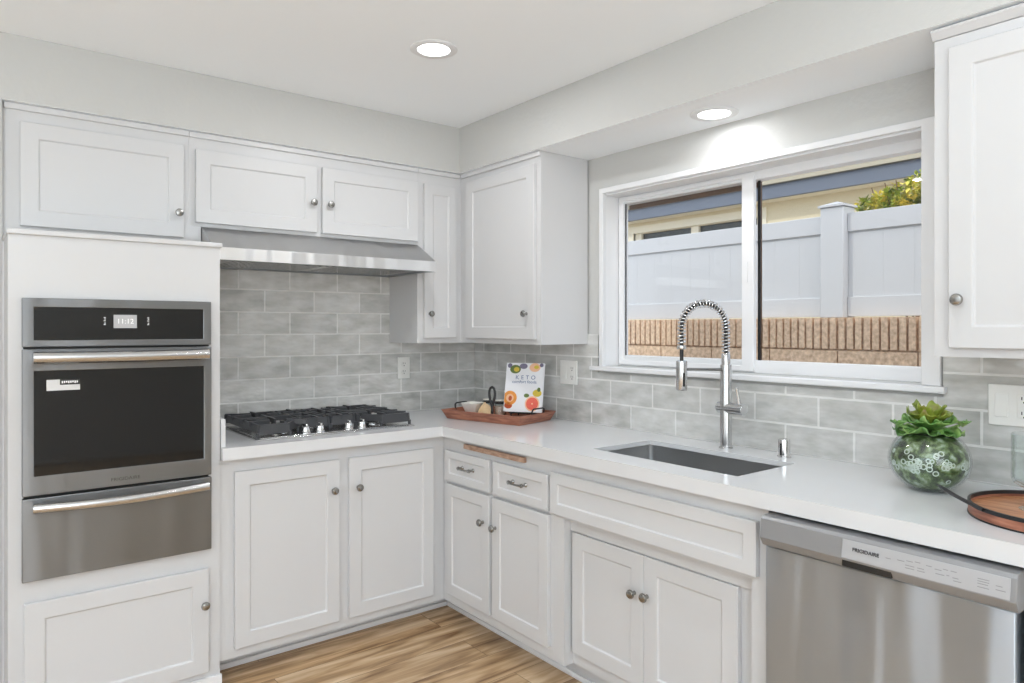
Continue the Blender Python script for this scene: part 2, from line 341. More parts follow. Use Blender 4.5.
struct(MB().cells([(-5.12, .12, 0, ZC)], [(-4.6, -2.0, .02, 2.4)], -6.4, -6.28, 'xz').build('wall_front', 'wall'), 'greige wall with opening added for the fill light, behind the camera', 'wall')  # opening added for the rear fill, set clear of the oven glass reflection
# soffit over the wall cabinets: one L shaped drop
so = MB().cells([(-5, -.3317, -.3317, 0), (-.3317, 0, -6.28, 0)], [], ZS, ZC-.001, 'xy').build('trim_1', 'wall')
so.data.materials.append(M['ceil'])
for p_ in so.data.polygons:
    if p_.normal.z < -.5: p_.material_index = 1
struct(so, 'greige dropped soffit running above the wall cabinets and the window', 'soffit')

# ------------------------------------------------------------------ backsplash
t = MB().box(-1.598, -.0085, -.009, -.001, .9145, 1.80).build('tile_backsplash', 'tileback'); tag(t, 'grey glossy subway tile behind the gas cooktop, under the steel range hood', 'backsplash')
t = MB().cells([(-3.4, -.0095, .9145, 1.338)], [(-2.50, -1.02, 1.157, 1.5)], -.009, -.001, 'yz').build('tile_backsplash', 'tileright'); tag(t, 'grey glossy subway tile behind the faucet, under the wide window', 'backsplash')

# ------------------------------------------------------------------ cabinets
def door_mesh(w_, h, st=.056, th=.0195, rec=.007):
    mb = MB(); s = st
    O = [(0,0),(w_,0),(w_,h),(0,h)]; I = [(s,s),(w_-s,s),(w_-s,h-s),(s,h-s)]; J = [(s+.004,s+.004),(w_-s-.004,s+.004),(w_-s-.004,h-s-.004),(s+.004,h-s-.004)]
    vs = [(x, 0, z) for x, z in O]+[(x, -th, z) for x, z in O]+[(x, -th, z) for x, z in I]+[(x, -th+rec, z) for x, z in J]
    fs = [(0,1,2,3)]
    for i in range(4):
        j = (i+1) % 4
        fs += [(i, j, j+4, i+4), (i+4, j+4, j+8, i+8), (i+8, j+8, j+12, i+12)]
    fs.append((12,13,14,15)); return mb.add(vs, fs)
def knob(parent, x, z, y=0, first=[None]):
    prof = [(.0075, 0), (.0075, .002), (.0055, .006), (.0055, .012), (.011, .016), (.0155, .020), (.0158, .024), (.013, .0285), (.007, .0305), (.001, .031)]
    if first[0] is None:
        o = MB().lathe(prof, seg=20, axis='-Y').build('knob', 'nickel', parent, loc=(x, y, z)); first[0] = o
        o['label'] = 'round brushed nickel knob'; return o
    o = first[0].copy(); COL.objects.link(o); o.parent = parent; o.location = (x, y, z); return o
def door(parent, x0, x1, z0, z1, yface, kn=None, st=.056, name='door'):
    o = door_mesh(x1-x0, z1-z0, st).build(name, 'white', parent, bevel=.0022, loc=(x0, yface, z0))
    if kn: knob(o, kn[0]-x0, kn[1]-z0, -.0193)
    return o
def pull(parent, x, z, y):
    mb = MB()
    for sx in (-1, 1):
        mb.lathe([(.009, 0), (.009, .003), (.005, .008), (.005, .020), (.0085, .023), (.0085, .029), (.004, .031)], c=(sx*.041, 0, 0), seg=16, axis='-Y')
    mb.tube([(-.050, -.026, 0), (-.041, -.026, 0), (-.02, -.027, -.002), (0, -.027, -.003), (.02, -.027, -.002), (.041, -.026, 0), (.050, -.026, 0)], [.0035, .0065, .0045, .004, .0045, .0065, .0035], 10)
    o = mb.build('handle', 'nickel', parent, loc=(x, y, z)); o['label'] = 'small brushed nickel bar pull'; return o
def trimtop(mb, x0, x1, y, z1, right=True):
    mb.box(x0, x1, y-.010, y, z1-.022, z1)

WR = -PI/2
UG = 'white wall cabinets'
# upper cabinets on the back wall (local y is minus world depth)
c = thing('wall_cabinet', 'white one-door wall cabinet above the oven tower, far left', 'cabinet', (-2.253, 0, 0))
MB().cells([(-.0045, .613, 1.695, ZS-.001), (0, .661, 1.695, 1.7865)], [], -U, -.0005, 'xz').build('cabinet_body', 'white', c)
MB().box(0, .613, -U-.010, -U, ZS-.024, ZS-.001).build('top_moulding', 'white', c, bevel=.003)
door(c, .047, .592, 1.735, 2.108, -U, (.588-.018, 1.831))
c = thing('wall_cabinet', 'white two-door wall cabinet directly above the steel range hood', 'cabinet', (-1.64, 0, 0))
MB().box(.0005, 1.0745, -U, -.010, 1.787, ZS-.001).build('cabinet_body', 'white', c)
MB().box(.0005, 1.0745, -U-.010, -U, ZS-.024, ZS-.001).build('top_moulding', 'white', c, bevel=.003)
door(c, .024, .543, 1.802, 2.102, -U, (.519, 1.934)); door(c, .567, 1.091-.02, 1.802, 2.102, -U, (.600, 1.933))
c = thing('wall_cabinet', 'narrow white wall cabinet between the range hood and the corner', 'cabinet', (-.565, 0, 0))
MB().box(0, .2622, -U, -.010, 1.292, ZS-.001).build('cabinet_body', 'white', c)
MB().box(0, .2522, -U-.010, -U, ZS-.024, ZS-.001).build('top_moulding', 'white', c, bevel=.003)
door(c, .031, .226, 1.318, 2.098, -U, (.052+.008, 1.440), st=.050)
c = thing('wall_cabinet', 'tall white one-door wall cabinet left of the window, above the cookbook', 'cabinet', (0, 0, 0), WR)
MB().box(.010, .952, -U, -.010, 1.292, ZS-.001).build('cabinet_body', 'white', c)
MB().box(U+.010, .952, -U-.010, -U, ZS-.024, ZS-.001).build('top_moulding', 'white', c, bevel=.003)
door(c, .376, .923, 1.316, 2.118, -U, (.872, 1.434))
c = thing('wall_cabinet', 'white one-door wall cabinet right of the window, cut by the picture edge', 'cabinet', (0, -2.5877, 0), WR)
MB().box(0, .62, -U, -.010, 1.292, ZS-.034).build('cabinet_body', 'white', c)
MB().prism([(-U, ZS-.032), (-U-.016, ZS-.012), (-U-.016, ZS-.006), (-.001, ZS-.006), (-.001, ZS-.033)], -.006, .62, 'yz').build('top_moulding', 'white', c, bevel=.002)
door(c, .040, .585, 1.316, 2.108, -U, (.052+.015, 1.442))

# oven tower
T = .60
c = thing('oven_cabinet', 'tall white cabinet tower holding the built-in oven', 'cabinet', (-2.253, 0, 0))
W_ = .653
b = MB()
b.cells([(0, W_, .02, 1.672)], [(.040, .612, .556, 1.458)], -T, -T+.03, 'xz')
b.box(0, .02, -T+.03, -.004, .02, 1.672); b.box(W_-.02, W_, -T+.03, -.004, .02, 1.672)
b.box(.02, W_-.02, -T+.03, -.004, .52, .54); b.box(.02, W_-.02, -T+.03, -.004, 1.48, 1.672)
b.build('cabinet_body', 'white', c)
MB().box(-.0046, .0, -.352, -.3335, .0, 1.671).build('scribe_strip', 'white', c)
MB().box(-.004, W_+.008, -T-.010, -.004, 1.672, 1.690).build('top_ledge', 'white', c, bevel=.004, seg=3)
MB().box(0, W_+.006, -T-.012, -T, 0, .062).box(0, W_, -T, -T+.02, 0, .02).build('base_moulding', 'trimw', c, bevel=.004)
door(c, .042, .609, .085, .472, -T, (.592, .342))
# wall oven
ox0, ox1, oy = -2.217, -1.637, -T-.0015
o = thing('wall_oven', 'stainless steel wall oven with black glass door and lower drawer', 'oven', ((ox0+ox1)/2, oy, .546)); hw = (ox1-ox0)/2
zb = .546
f = MB().cells([(-hw, hw, .760, .920)], [(-hw+.032, hw-.028, .782, .891)], -.022, 0, 'xz').build('control_fascia', 'steel', o, bevel=.002)
p = MB().box(-hw+.032, hw-.028, -.019, -.001, .782, .891).build('control_glass', 'blackglass', o)
MB().box(-.072+.042, .042, -.0200, -.0190, .822, .868).build('display', 'display', p)
text_part('11:12', .024, 'clock_digits', 'whiteink', p, (.006, -.0203, .845), (PI/2, 0, 0), .0002, 'CENTER')
mk = MB()
for sx in (-.057, .078):
    mk = MB()
    for k, z in enumerate((.833, .838, .846, .852, .857)):
        mk.box(sx-.003+.002*(k % 2), sx+.003, -.0194, -.0190, z, z+.0022)
    mk.build('touch_mark', 'whiteink', p)
d = MB().cells([(-hw, hw, .277, .753)], [(-hw+.032, hw-.027, .339, .682)], -.026, 0, 'xz').build('oven_door', 'steel', o, bevel=.002)
g = MB().box(-hw+.032, hw-.027, -.023, -.004, .339, .682).build('door_glass', 'blackglass', d); 
MB().box(-hw+.085, hw-.06, -.0235, -.023, .365, .655).build('window_border', 'blackglass', d)
MB().box(-hw+.066, -hw+.103, -.0242, -.0236, .616, .652).box(-hw+.103, -hw+.160, -.0242, -.0236, .616, .634).build('sticker', 'label', d)['label'] = 'white paper sticker on the glass'
MB().box(-hw+.1035, -hw+.160, -.0240, -.0236, .635, .652).build('sticker_band', 'black', d)
sk = MB()
for k in range(8): sk.box(-hw+.108+.006*k, -hw+.112+.006*k, -.0243, -.0241, .639+.001*(k % 3), .647)
sk.build('sticker_print', 'whiteink', d)
def bar_handle(parent, xa, xb, z, bow, r, name):
    mb = MB(); n = 16; pts = []
    for i in range(n+1):
        s_ = i/n; pts.append((xa+(xb-xa)*s_, -.026-.034-bow*math.sin(PI*s_), z-bow*.55*math.sin(PI*s_)))
    mb.tube(pts, r, 18)
    for x in (xa+.02, xb-.02): mb.cyl((x, -.022, z), (x, -.060, z-.001), .009, .011, 14)
    return mb.build(name, 'steeld', parent)
bar_handle(d, -hw+.028, hw-.020, .727, .004, .0195, 'handle')
text_part('FRIGIDAIRE', .0155, 'brand_lettering', 'inkgrey', d, (.006, -.0263, .300), (PI/2, 0, 0), .0003, 'CENTER', 1.15)
dr = MB().box(-hw, hw, -.026, 0, 0, .268).build('drawer', 'steel', o, bevel=.002)
bar_handle(dr, -hw+.028, hw-.020, .243, .012, .0165, 'handle')
MB().box(-hw+.006, hw-.006, -.004, .0, .2685, .2765).box(-hw+.004, hw-.004, -.004, .0, .7535, .7595).box(-hw+.045, hw-.045, .003, .50, .012, .905).build('oven_housing', 'black', o)

# base cabinets, back run
FB = .5875
c = thing('base_cabinet', 'white two-door base cabinet under the gas cooktop', 'cabinet', (-1.597, 0, 0))
MB().box(0, 1.006, -FB, -.004, .099, .8665).build('cabinet_body', 'white', c)
MB().box(0, 1.12, -.44, -.40, 0, .0985).build('toe_kick', 'white', c)
MB().box(0, 1.12, -.452, -.4405, 0, .022).build('shoe_moulding', 'trimw', c, bevel=.003)
door(c, .051, .479, .136, .816, -FB, (.449, .691)); door(c, .522, .941, .136, .816, -FB, (.561, .689))
# base cabinets, right run
FR = .5897
c = thing('base_cabinet', 'white corner base cabinet with two small drawers over two doors', 'cabinet', (0, 0, 0), WR)
MB().box(.004, 1.36, -FR, -.004, .099, .8665).build('cabinet_body', 'white', c)
MB().box(.456, 1.36, -.475, -.44, 0, .0985).build('toe_kick', 'white', c)
MB().box(.455, 1.36, -.487, -.4755, 0, .022).build('shoe_moulding', 'trimw', c, bevel=.003)
d1 = door_mesh(.345, .139, .034).build('drawer', 'white', c, bevel=.0022, loc=(.624, -FR, .667)); pull(d1, .180, .075, -.0185+.007)
d2 = door_mesh(.350, .139, .034).build('drawer', 'white', c, bevel=.0022, loc=(.997, -FR, .667)); pull(d2, .172, .076, -.0185+.007)
door(c, .628, .969, .145, .653, -FR, (.929, .536), st=.052); door(c, .990, 1.347, .145, .653, -FR, (1.017, .530), st=.052)
# sink base
c = thing('sink_cabinet', 'white sink base cabinet with long false front and two recessed doors', 'cabinet', (0, -1.36, 0), WR)
b = MB(); b.cells([(.0005, .912, .099, .8665)], [(.064, .858, .0985, .650)], -FR, -.545, 'xz'); b.box(.0005, .912, -.545, -.520, .099, .8665)
b.box(.0005, .02, -.52, -.004, .099, .60); b.box(.892, .912, -.52, -.004, .099, .60); b.box(.02, .892, -.52, -.004, .099, .12)
b.build('cabinet_body', 'white', c)
MB().box(.0005, .912, -.475, -.44, 0, .0985).build('toe_kick', 'white', c)
MB().box(.0005, .912, -.487, -.4755, 0, .022).build('shoe_moulding', 'trimw', c, bevel=.003)
door_mesh(.882, .158, .042).build('false_front', 'white', c, bevel=.0022, loc=(.001, -FR, .664))
MB().box(.064, .858, -.560, -.5455, .604, .6495).build('upper_rail', 'white', c, bevel=.002)
door(c, .078, .429, .150, .602, -.5455, (.390, .466)); door(c, .431, .794, .150, .602, -.5455, (.446, .470))
# cabinet right of dishwasher
c = thing('base_cabinet', 'white base cabinet edge at the right of the dishwasher, cut by the picture edge', 'cabinet', (0, -2.887, 0), WR)
MB().box(0, .51, -FR, -.004, .099, .8665).build('cabinet_body', 'white', c)
MB().box(0, .51, -.475, -.44, 0, .0985).build('toe_kick', 'white', c)
door(c, .045, .465, .14, .816, -FR, (.085, .69))

# pull-out cutting board
cb = MB().box(.772, 1.201, -.606, -.5905, .829, .851)
cb = cb.build('cutting_board', 'boardwood', bevel=.003, loc=(0, 0, 0), rot=(0, 0, WR)); tag(cb, 'pull-out wooden cutting board with brown edge above the two small drawers', 'cutting board')

# countertop with sink opening
ct = MB().cells([(-1.5975, -.6235, -.6274, -.010), (-.6235, -.010, -3.4, -.010)], [(-.50, -.17, -2.11, -1.48)], .896, .914, 'xy').cells([(-1.5975, -.6235, -.6274, -.010), (-.6235, -.010, -3.4, -.010)], [(-.565, -.06, -2.24, -1.39)], .8675, .896, 'xy').build('countertop', 'counter')
tag(ct, 'white quartz L-shaped worktop carrying cooktop, trays and sink', 'countertop')
ss = MB().box(-1.5972, -1.580, -.605, -.009, .9145, 1.022).build('side_splash', 'counter', bevel=.002); tag(ss, 'short white quartz side splash between oven tower and cooktop', 'splash')

# sink
s_ = thing('kitchen_sink', 'undermount stainless steel sink below the window', 'sink', (-.335, -1.795, .64))
def bowl(mb, x0, x1, y0, y1, z0, z1, r=.02, n=5):
    def loop(x0, x1, y0, y1, r, z):
        pts = []
        for cx_, cy_, a0 in ((x1-r, y1-r, 0), (x0+r, y1-r, 90), (x0+r, y0+r, 180), (x1-r, y0+r, 270)):
            for k in range(n+1):
                a = math.radians(a0+90*k/n); pts.append((cx_+r*math.cos(a), cy_+r*math.sin(a), z))
        return pts
    L_ = [loop(x0-.02, x1+.02, y0-.02, y1+.02, r, z1), loop(x0, x1, y0, y1, r, z1), loop(x0+.002, x1-.002, y0+.002, y1-.002, r, z0+.02), loop(x0+.008, x1-.008, y0+.008, y1-.008, r, z0+.005), loop(x0+.025, x1-.025, y0+.025, y1-.025, r, z0)]
    m = len(L_[0]); vs = sum(L_, []); fs = []
    for j in range(len(L_)-1):
        for i in range(m): k = (i+1) % m; fs.append((j*m+i, j*m+k, (j+1)*m+k, (j+1)*m+i))
    fs.append(tuple((len(L_)-1)*m+i for i in range(m))); mb.add(vs, fs)
b = MB(); bowl(b, -.167, .167, -.317, .317, .02, .2545)
bo = b.build('basin', 'sink', s_); sd = bo.modifiers.new('thick', 'SOLIDIFY'); sd.thickness = .0015; sd.offset = -1
MB().lathe([(.045, .0215), (.045, .0225), (.035, .0235), (.03, .0215), (.001, .0213)], c=(.02, 0, 0), seg=24).build('drain', 'chrome', s_)

# faucet
fx, fy = -.092, -1.783
fa = thing('kitchen_faucet', 'tall brushed steel spring faucet with pull-down spray head', 'faucet', (fx, fy, .9145))
b = MB(); b.lathe([(.026, 0), (.026, .004), (.0215, .006), (.0215, .312), (.0205, .315)], seg=28); b.lathe([(.0165, .312), (.0165, .352), (.0145, .355)], seg=24)
b.build('body', 'steeld', fa)
b = MB(); dr_ = Vector((-.10, -1, 0)).normalized()
b.cyl(-dr_*.034+Vector((0,0,.152)), dr_*.086+Vector((0,0,.152)), .0215, seg=24)
vb = b.build('valve_body', 'steeld', fa, bevel=.0015)
b = MB(); q0 = dr_*.062+Vector((0,0,.170)); b.cyl(q0, q0+Vector((-.012,.004,.062)), .0085, .0062, 16); b.build('lever', 'steeld', vb)
# arch in the vertical plane toward the sink
AD = Vector((-.92, .40, 0)).normalized(); R_ = .0925
path = []
for k in range(8): path.append(Vector((0,0,.352+.103*k/7)))
for k in range(1, 33):
    a = PI*k/32; path.append(AD*(R_-R_*math.cos(a))+Vector((0,0,.455+R_*.98*math.sin(a))))
for k in range(1, 6): path.append(AD*(2*R_)+Vector((0,0,.455-.060*k/5)))
hose_end = AD*(2*R_)+Vector((0,0,.330))
MB().tube(path+[hose_end], .0072, 10).build('hose', 'ironblack', fa)
# spring coil around path
import itertools
def resample(pts, n):
    d_ = [0]
    for a, b_ in zip(pts, pts[1:]): d_.append(d_[-1]+(b_-a).length)
    out = []; j = 0
    for i in range(n+1):
        s2 = d_[-1]*i/n
        while j < len(d_)-2 and d_[j+1] < s2: j += 1
        f_ = (s2-d_[j])/max(1e-9, d_[j+1]-d_[j]); out.append(pts[j].lerp(pts[j+1], f_))
    return out
turns = 36; per = 12; rp = resample(path, turns*per); side = AD.cross(Vector((0,0,1))).normalized(); coil = []
for i, p in enumerate(rp):
    t_ = (rp[min(i+1, len(rp)-1)]-rp[max(i-1, 0)]).normalized(); nrm = t_.cross(side).normalized(); a = 2*PI*i/per
    coil.append(p+side*math.cos(a)*.0140+nrm*math.sin(a)*.0140)
MB().tube(coil, .0025, 6).build('spring', 'chrome', fa)
b = MB(); e = AD*(2*R_); b.lathe([(.0165, .375), (.0175, .378), (.0175, .386), (.0165, .389)], c=e, seg=20)
b.build('spring_collar', 'steeld', fa)
b = MB(); b.lathe([(.008, .335), (.019, .332), (.0205, .328), (.0205, .226), (.0185, .222), (.012, .2215)], c=e, seg=28)
sh = b.build('spray_head', 'steeld', fa)
b = MB(); fw_ = Vector((-.6, -.8, 0)).normalized(); b.box(-.004, .004, -.0225, -.0195, .238, .288); bb = b.build('spray_button', 'black', sh, loc=e, rot=(0,0,-.5)); 
MB().tube([Vector((0,0,.297)), AD*(2*R_-.018)+Vector((0,0,.300))], .0055, 10).build('support_arm', 'nickel', fa)
ag = thing('soap_dispenser', 'short chrome air gap cap on the worktop right of the faucet', 'air gap', (-.092, -2.022, .9145))
b = MB(); b.lathe([(.024, 0), (.024, .003), (.0205, .005), (.0205, .058), (.019, .063), (.012, .065), (.001, .0655)], seg=24); b.build('cap', 'chrome', ag)
MB().box(-.022, -.0195, -.003, .003, .008, .05).build('vent_slot', 'black', ag)
ag.name = 'air_gap'

# dishwasher (local x along the run, local -y to the front)
dw = thing('dishwasher', 'stainless steel dishwasher with grey control strip at the right', 'dishwasher', (0, -2.278, 0), WR)
MB().box(.014, .590, -.56, -.01, .10, .845).box(.02, .585, -.50, -.45, .0, .10).build('tub', 'black', dw)
MB().box(.008, .592, -.630, -.562, .115, .772).build('door', 'steeldw', dw, bevel=.004)
prof = [(-.562, .776), (-.640, .775), (-.648, .779), (-.6605, .800), (-.6545, .850), (-.648, .857), (-.562, .860)]
mb = MB(); mb.prism(prof, .010, .601, 'yz')
band = mb.build('control_band', 'dwgrey', dw, bevel=.0012, ang=15)
nx = .654-.6585
cp = MB().prism([(-.6605, .803), (-.6625, .803), (-.6565, .848), (-.6545, .848)], .236, .590, 'yz').build('control_panel', 'dwctrl', band, bevel=.0008)
MB().box(.236, .352, -.6585, -.648, .7815, .7985).build('latch_pocket', 'black', band)
tl = math.atan2(.006, .045)
text_part('FRIGIDAIRE', .0125, 'brand_lettering', 'inkgrey', band, (.262, -.6600, .828), (PI/2+0-tl*0, 0, 0), .0012, 'LEFT', 1.0)
mk = MB(); random.seed(3)
def mk_box(x, z, w_, h): 
    y = -.6625+(z-.803)*(.006/.045); MB().box(x, x+w_, y-.0003, y+.002, z, z+h).build('button_print', 'inkpale', band)
for x, z, w_ in ((.340,.827,.012),(.366,.829,.016),(.386,.832,.014),(.404,.834,.012),(.384,.822,.020),(.384,.816,.020),(.410,.822,.014),(.410,.816,.016),(.428,.832,.012),(.446,.829,.014),(.463,.833,.010),(.478,.833,.012),(.448,.820,.018),(.470,.822,.006),(.482,.820,.012),(.484,.814,.016),(.530,.832,.022),(.530,.827,.022),(.530,.822,.020),(.530,.815,.022),(.564,.826,.012),(.564,.818,.018)):
    mk_box(x, z, w_, .0018)


# range hood
hx0, hx1 = -1.590, -.566
rh = thing('range_hood', 'stainless steel under-cabinet range hood above the cooktop', 'range hood', ((hx0+hx1)/2, 0, 1.64)); hh = (hx1-hx0)/2
outer = [(-.010, .145), (-.310, .145), (-.478, .050), (-.478, 0), (-.010, 0)]
MB().box(-hh, hh, -.4795, -.4785, .0, .0495).build('front_lip', 'steellit', rh)  # same metal as the shell, its brighter light painted in
mb = MB(); n = len(outer); mb.prism([(-.010,.145),(-.310,.145),(-.478,.050),(-.478,.012),(-.010,.012)], -hh, hh, 'yz')
mb.build('hood_shell', 'steelhood', rh, bevel=.0012, ang=15)
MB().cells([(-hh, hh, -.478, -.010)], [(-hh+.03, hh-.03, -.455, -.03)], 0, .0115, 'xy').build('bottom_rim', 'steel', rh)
MB().cells([(-hh+.03, hh-.03, -.455, -.03)], [(-.42,-.02,-.40,-.06),(.02,.42,-.40,-.06)], .005, .0115, 'xy').build('underside_panel', 'steeld', rh)
for sx in (-.22, .22):
    f_ = MB()
    for k in range(20): f_.box(-.20+.02*k, -.188+.02*k, -.17, .17, 0, .004)
    f_.box(-.2, .2, -.17, .17, .004, .006); f_.build('filter', 'steeld', rh, loc=(sx, -.23, .005))
for sx in (-.06, .0, .03, .06): MB().lathe([(.006,-.003),(.006,.002)], c=(sx-.05, -.43, .003), seg=12).build('button', 'black', rh)

# cooktop
kx0, kx1, ky0, ky1 = -1.445, -.722, -.545, -.05
ck = thing('gas_cooktop', 'stainless gas cooktop with black cast iron grates', 'cooktop', ((kx0+kx1)/2, (ky0+ky1)/2, .9145)); kw = (kx1-kx0)/2; kd = (ky1-ky0)/2
MB().box(-kw, kw, -kd, kd, 0, .006).cells([(-kw+.02, kw-.02, -kd+.02, kd-.02)], [], .006, .009).build('cooktop_plate', 'steeld', ck, bevel=.002)
def grate(pts, name, bars):
    mb = MB(); n = len(pts)
    # skirt wall around the outline, then fingers on top
    cx_ = sum(p[0] for p in pts)/n; cy_ = sum(p[1] for p in pts)/n
    for i in range(n):
        a = Vector((*pts[i], 0)); b_ = Vector((*pts[(i+1) % n], 0)); t_ = (b_-a).normalized(); nn = Vector((t_.y, -t_.x, 0))
        if nn.dot(Vector((cx_, cy_, 0))-a) < 0: nn = -nn
        a2 = a+nn*.004; b2 = b_+nn*.004
        lo = .022 if t_.x**2 > .5 else .030
        vs = [(a.x, a.y, lo), (b_.x, b_.y, lo), (b2.x+nn.x*.006, b2.y+nn.y*.006, lo), (a2.x+nn.x*.006, a2.y+nn.y*.006, lo),
              (a.x+nn.x*.006, a.y+nn.y*.006, .062), (b_.x+nn.x*.006, b_.y+nn.y*.006, .062), (b2.x+nn.x*.010, b2.y+nn.y*.010, .062), (a2.x+nn.x*.010, a2.y+nn.y*.010, .062)]
        mb.add(vs, [(0,3,2,1),(4,5,6,7),(0,1,5,4),(1,2,6,5),(2,3,7,6),(3,0,4,7)])
    for x, y in pts: mb.cyl((x*.985+cx_*.015, y*.985+cy_*.015, .0095), (x*.985+cx_*.015, y*.985+cy_*.015, .030), .007, .008, 8)
    for (x0, y0, x1, y1) in bars:
        d_ = Vector((x1-x0, y1-y0, 0)).normalized(); s2 = Vector((-d_.y, d_.x, 0))*.005
        a = Vector((x0,y0,0)); b_ = Vector((x1,y1,0))
        vs = [a-s2+Vector((0,0,.047)), b_-s2+Vector((0,0,.047)), b_+s2+Vector((0,0,.047)), a+s2+Vector((0,0,.047)), a-s2+Vector((0,0,.067)), b_-s2+Vector((0,0,.067)), b_+s2+Vector((0,0,.067)), a+s2+Vector((0,0,.067))]
        mb.add(vs, [(0,3,2,1),(4,5,6,7),(0,1,5,4),(1,2,6,5),(2,3,7,6),(3,0,4,7)])
    return mb.build(name, 'iron', ck, bevel=.0012)
F0, FM, BK = -kd+.022, -kd+.115, kd-.012
lx = -kw+.012; mx_ = .003
def fingers(cx_, cy_, x0, x1, y0, y1, g=.035):
    return [(x0, cy_, cx_-g, cy_), (cx_+g, cy_, x1, cy_), (cx_, y0, cx_, cy_-g), (cx_, cy_+g, cx_, y1), (x0, y1-.02, cx_-g*.8, cy_+g*.8), (x1, y0+.02, cx_+g*.8, cy_-g*.8)]
B1, B2, B3, B4, B5 = (-.23, -.12), (-.23, .12), (0.0, .04), (.23, .12), (.23, -.10)
grate([(lx, F0), (-.215, F0), (-.145, FM), (-.128, FM), (-.128, BK), (lx, BK)], 'grate', fingers(*B1, lx, -.13, F0+.02, 0)+fingers(*B2, lx, -.13, 0, BK)+[(lx, 0, -.13, 0)])
grate([(-.122, FM), (-mx_+.002, FM), (-mx_+.002, BK), (-.122, BK)], 'grate', [(-.12, .04, -.03, .04), (-.06, FM, -.06, BK), (-.12, -.07, -.003, -.07), (-.12, .14, -.003, .14)])
grate([(mx_, FM), (.122, FM), (.122, BK-.004), (.085, BK-.05), (.055, BK), (mx_, BK)], 'grate', [(.12, .04, .03, .04), (.055, FM, .055, BK-.02), (.003, -.07, .12, -.07), (.003, .14, .12, .14)])
grate([(.128, FM), (.145, FM), (.205, F0), (-lx, F0), (-lx, BK), (.16, BK), (.128, BK-.05)], 'grate', fingers(*B4, .13, -lx, 0, BK)+fingers(*B5, .13, -lx, F0+.02, 0)+[(.13, 0, -lx, 0)])
for (x, y), r in zip((B1, B2, B3, B4, B5), (.032, .04, .048, .036, .042)):
    bu = MB().lathe([(r+.012, .009), (r+.010, .016), (r, .022), (r*.9, .024)], c=(x, y, 0), seg=24).build('burner', 'steeld', ck)
    MB().lathe([(r*.95, .0245), (r, .028), (r*.95, .034), (r*.5, .036), (.001, .036)], c=(x, y, 0), seg=24).build('burner_cap', 'ironblack', bu)
for wx in (-1.222, -1.158, -1.026, -.962):
    x = wx-(kx0+kx1)/2; y = -kd+.052
    kb = MB().lathe([(.022, .009), (.022, .013), (.0185, .016), (.0175, .034), (.015, .037), (.001, .0375)], c=(x, y, 0), seg=24).build('knob', 'chrome', ck)
    kb['label'] = 'polished chrome control knob'
    MB().box(x-.0045, x+.0045, y-.018, y+.018, .036, .048).build('grip', 'chrome', kb, bevel=.002)

# ------------------------------------------------------------------ outlets and switches
def plate(name, label, cat, w_, h, loc, rz):
    o = thing(name, label, cat, loc, rz)
    MB().box(-w_/2, w_/2, -.006, 0, -h/2, h/2).build('cover_plate', 'plate', o, bevel=.0025)
    return o
def duplex(o, cx_, gfci=False):
    if not gfci:
        for dz in (-.021, .021):
            f_ = MB().lathe([(.0165, .006), (.0165, .008), (.015, .0085)], c=(cx_, 0, dz), seg=20, axis='-Y').build('socket', 'plate', o)
            MB().box(cx_-.007, cx_-.0048, -.0090, -.0084, dz-.001, dz+.008).box(cx_+.0048, cx_+.007, -.0090, -.0084, dz-.001, dz+.007).cyl((cx_, -.0084, dz-.009), (cx_, -.0090, dz-.009), .0028, seg=10).build('slots', 'black', f_)
    else:
        f_ = MB().box(cx_-.0165, cx_+.0165, -.0085, -.006, -.034, .034).build('socket', 'plate', o, bevel=.001)
        for dz in (-.021, .021): MB().box(cx_-.0075, cx_-.005, -.0090, -.0084, dz-.003, dz+.006).box(cx_+.005, cx_+.0075, -.0090, -.0084, dz-.003, dz+.005).cyl((cx_, -.0084, dz-.010), (cx_, -.0090, dz-.010), .003, seg=10).build('slots', 'black', f_)
        MB().box(cx_-.006, cx_+.006, -.0095, -.0084, .001, .006).box(cx_-.006, cx_+.006, -.0095, -.0084, -.006, -.001).build('test_buttons', 'plate', f_)
def rocker(o, cx_):
    MB().prism([(-.006, -.034), (-.0115, -.033), (-.0085, 0), (-.0075, .033), (-.006, .034)], cx_-.0165, cx_+.0165, 'yz').build('rocker', 'plate', o, bevel=.001)
o = plate('power_outlet', 'white duplex outlet in the tile right of the cooktop', 'outlet', .074, .117, (-.481, -.0095, 1.153), 0); duplex(o, 0)
o = plate('switch_plate', 'white double plate right of the cookbook and left of the window', 'switch', .122, .118, (-.0095, -.822, 1.150), WR); rocker(o, -.029); duplex(o, .029, True)
o = plate('switch_plate', 'white double plate with rocker and outlet under the right wall cabinet', 'switch', .120, .118, (-.0095, -2.681, 1.147), WR); rocker(o, -.026); duplex(o, .030, True)

# ------------------------------------------------------------------ window
wi = thing('window_1', 'wide white sliding window over the sink', 'window', (0, 0, 0), kind='structure')
yA, yB, z0, z1 = -1.045, -2.44, 1.19, 2.0
# casing
MB().cells([(yB-.055, yA+.010, z0, z1+.020)], [(yB, yA-.014, z0-.001, z1-.004)], -.018, -.0005, 'yz').build('casing', 'trimw', wi, bevel=.003)
MB().box(-.036, -.0095, yB-.072, yA+.058, 1.169, 1.1895).box(-.0085, .095, yB+.001, yA-.001, 1.1785, 1.1895).build('window_sill', 'trimw', wi, bevel=.004)
# reveal lining
MB().cells([(yB+.0005, yA-.0005, z0, z1-.0005)], [(yB+.006, yA-.014, z0-.001, z1-.012)], -.0004, .096, 'yz').build('reveal', 'trimw', wi)
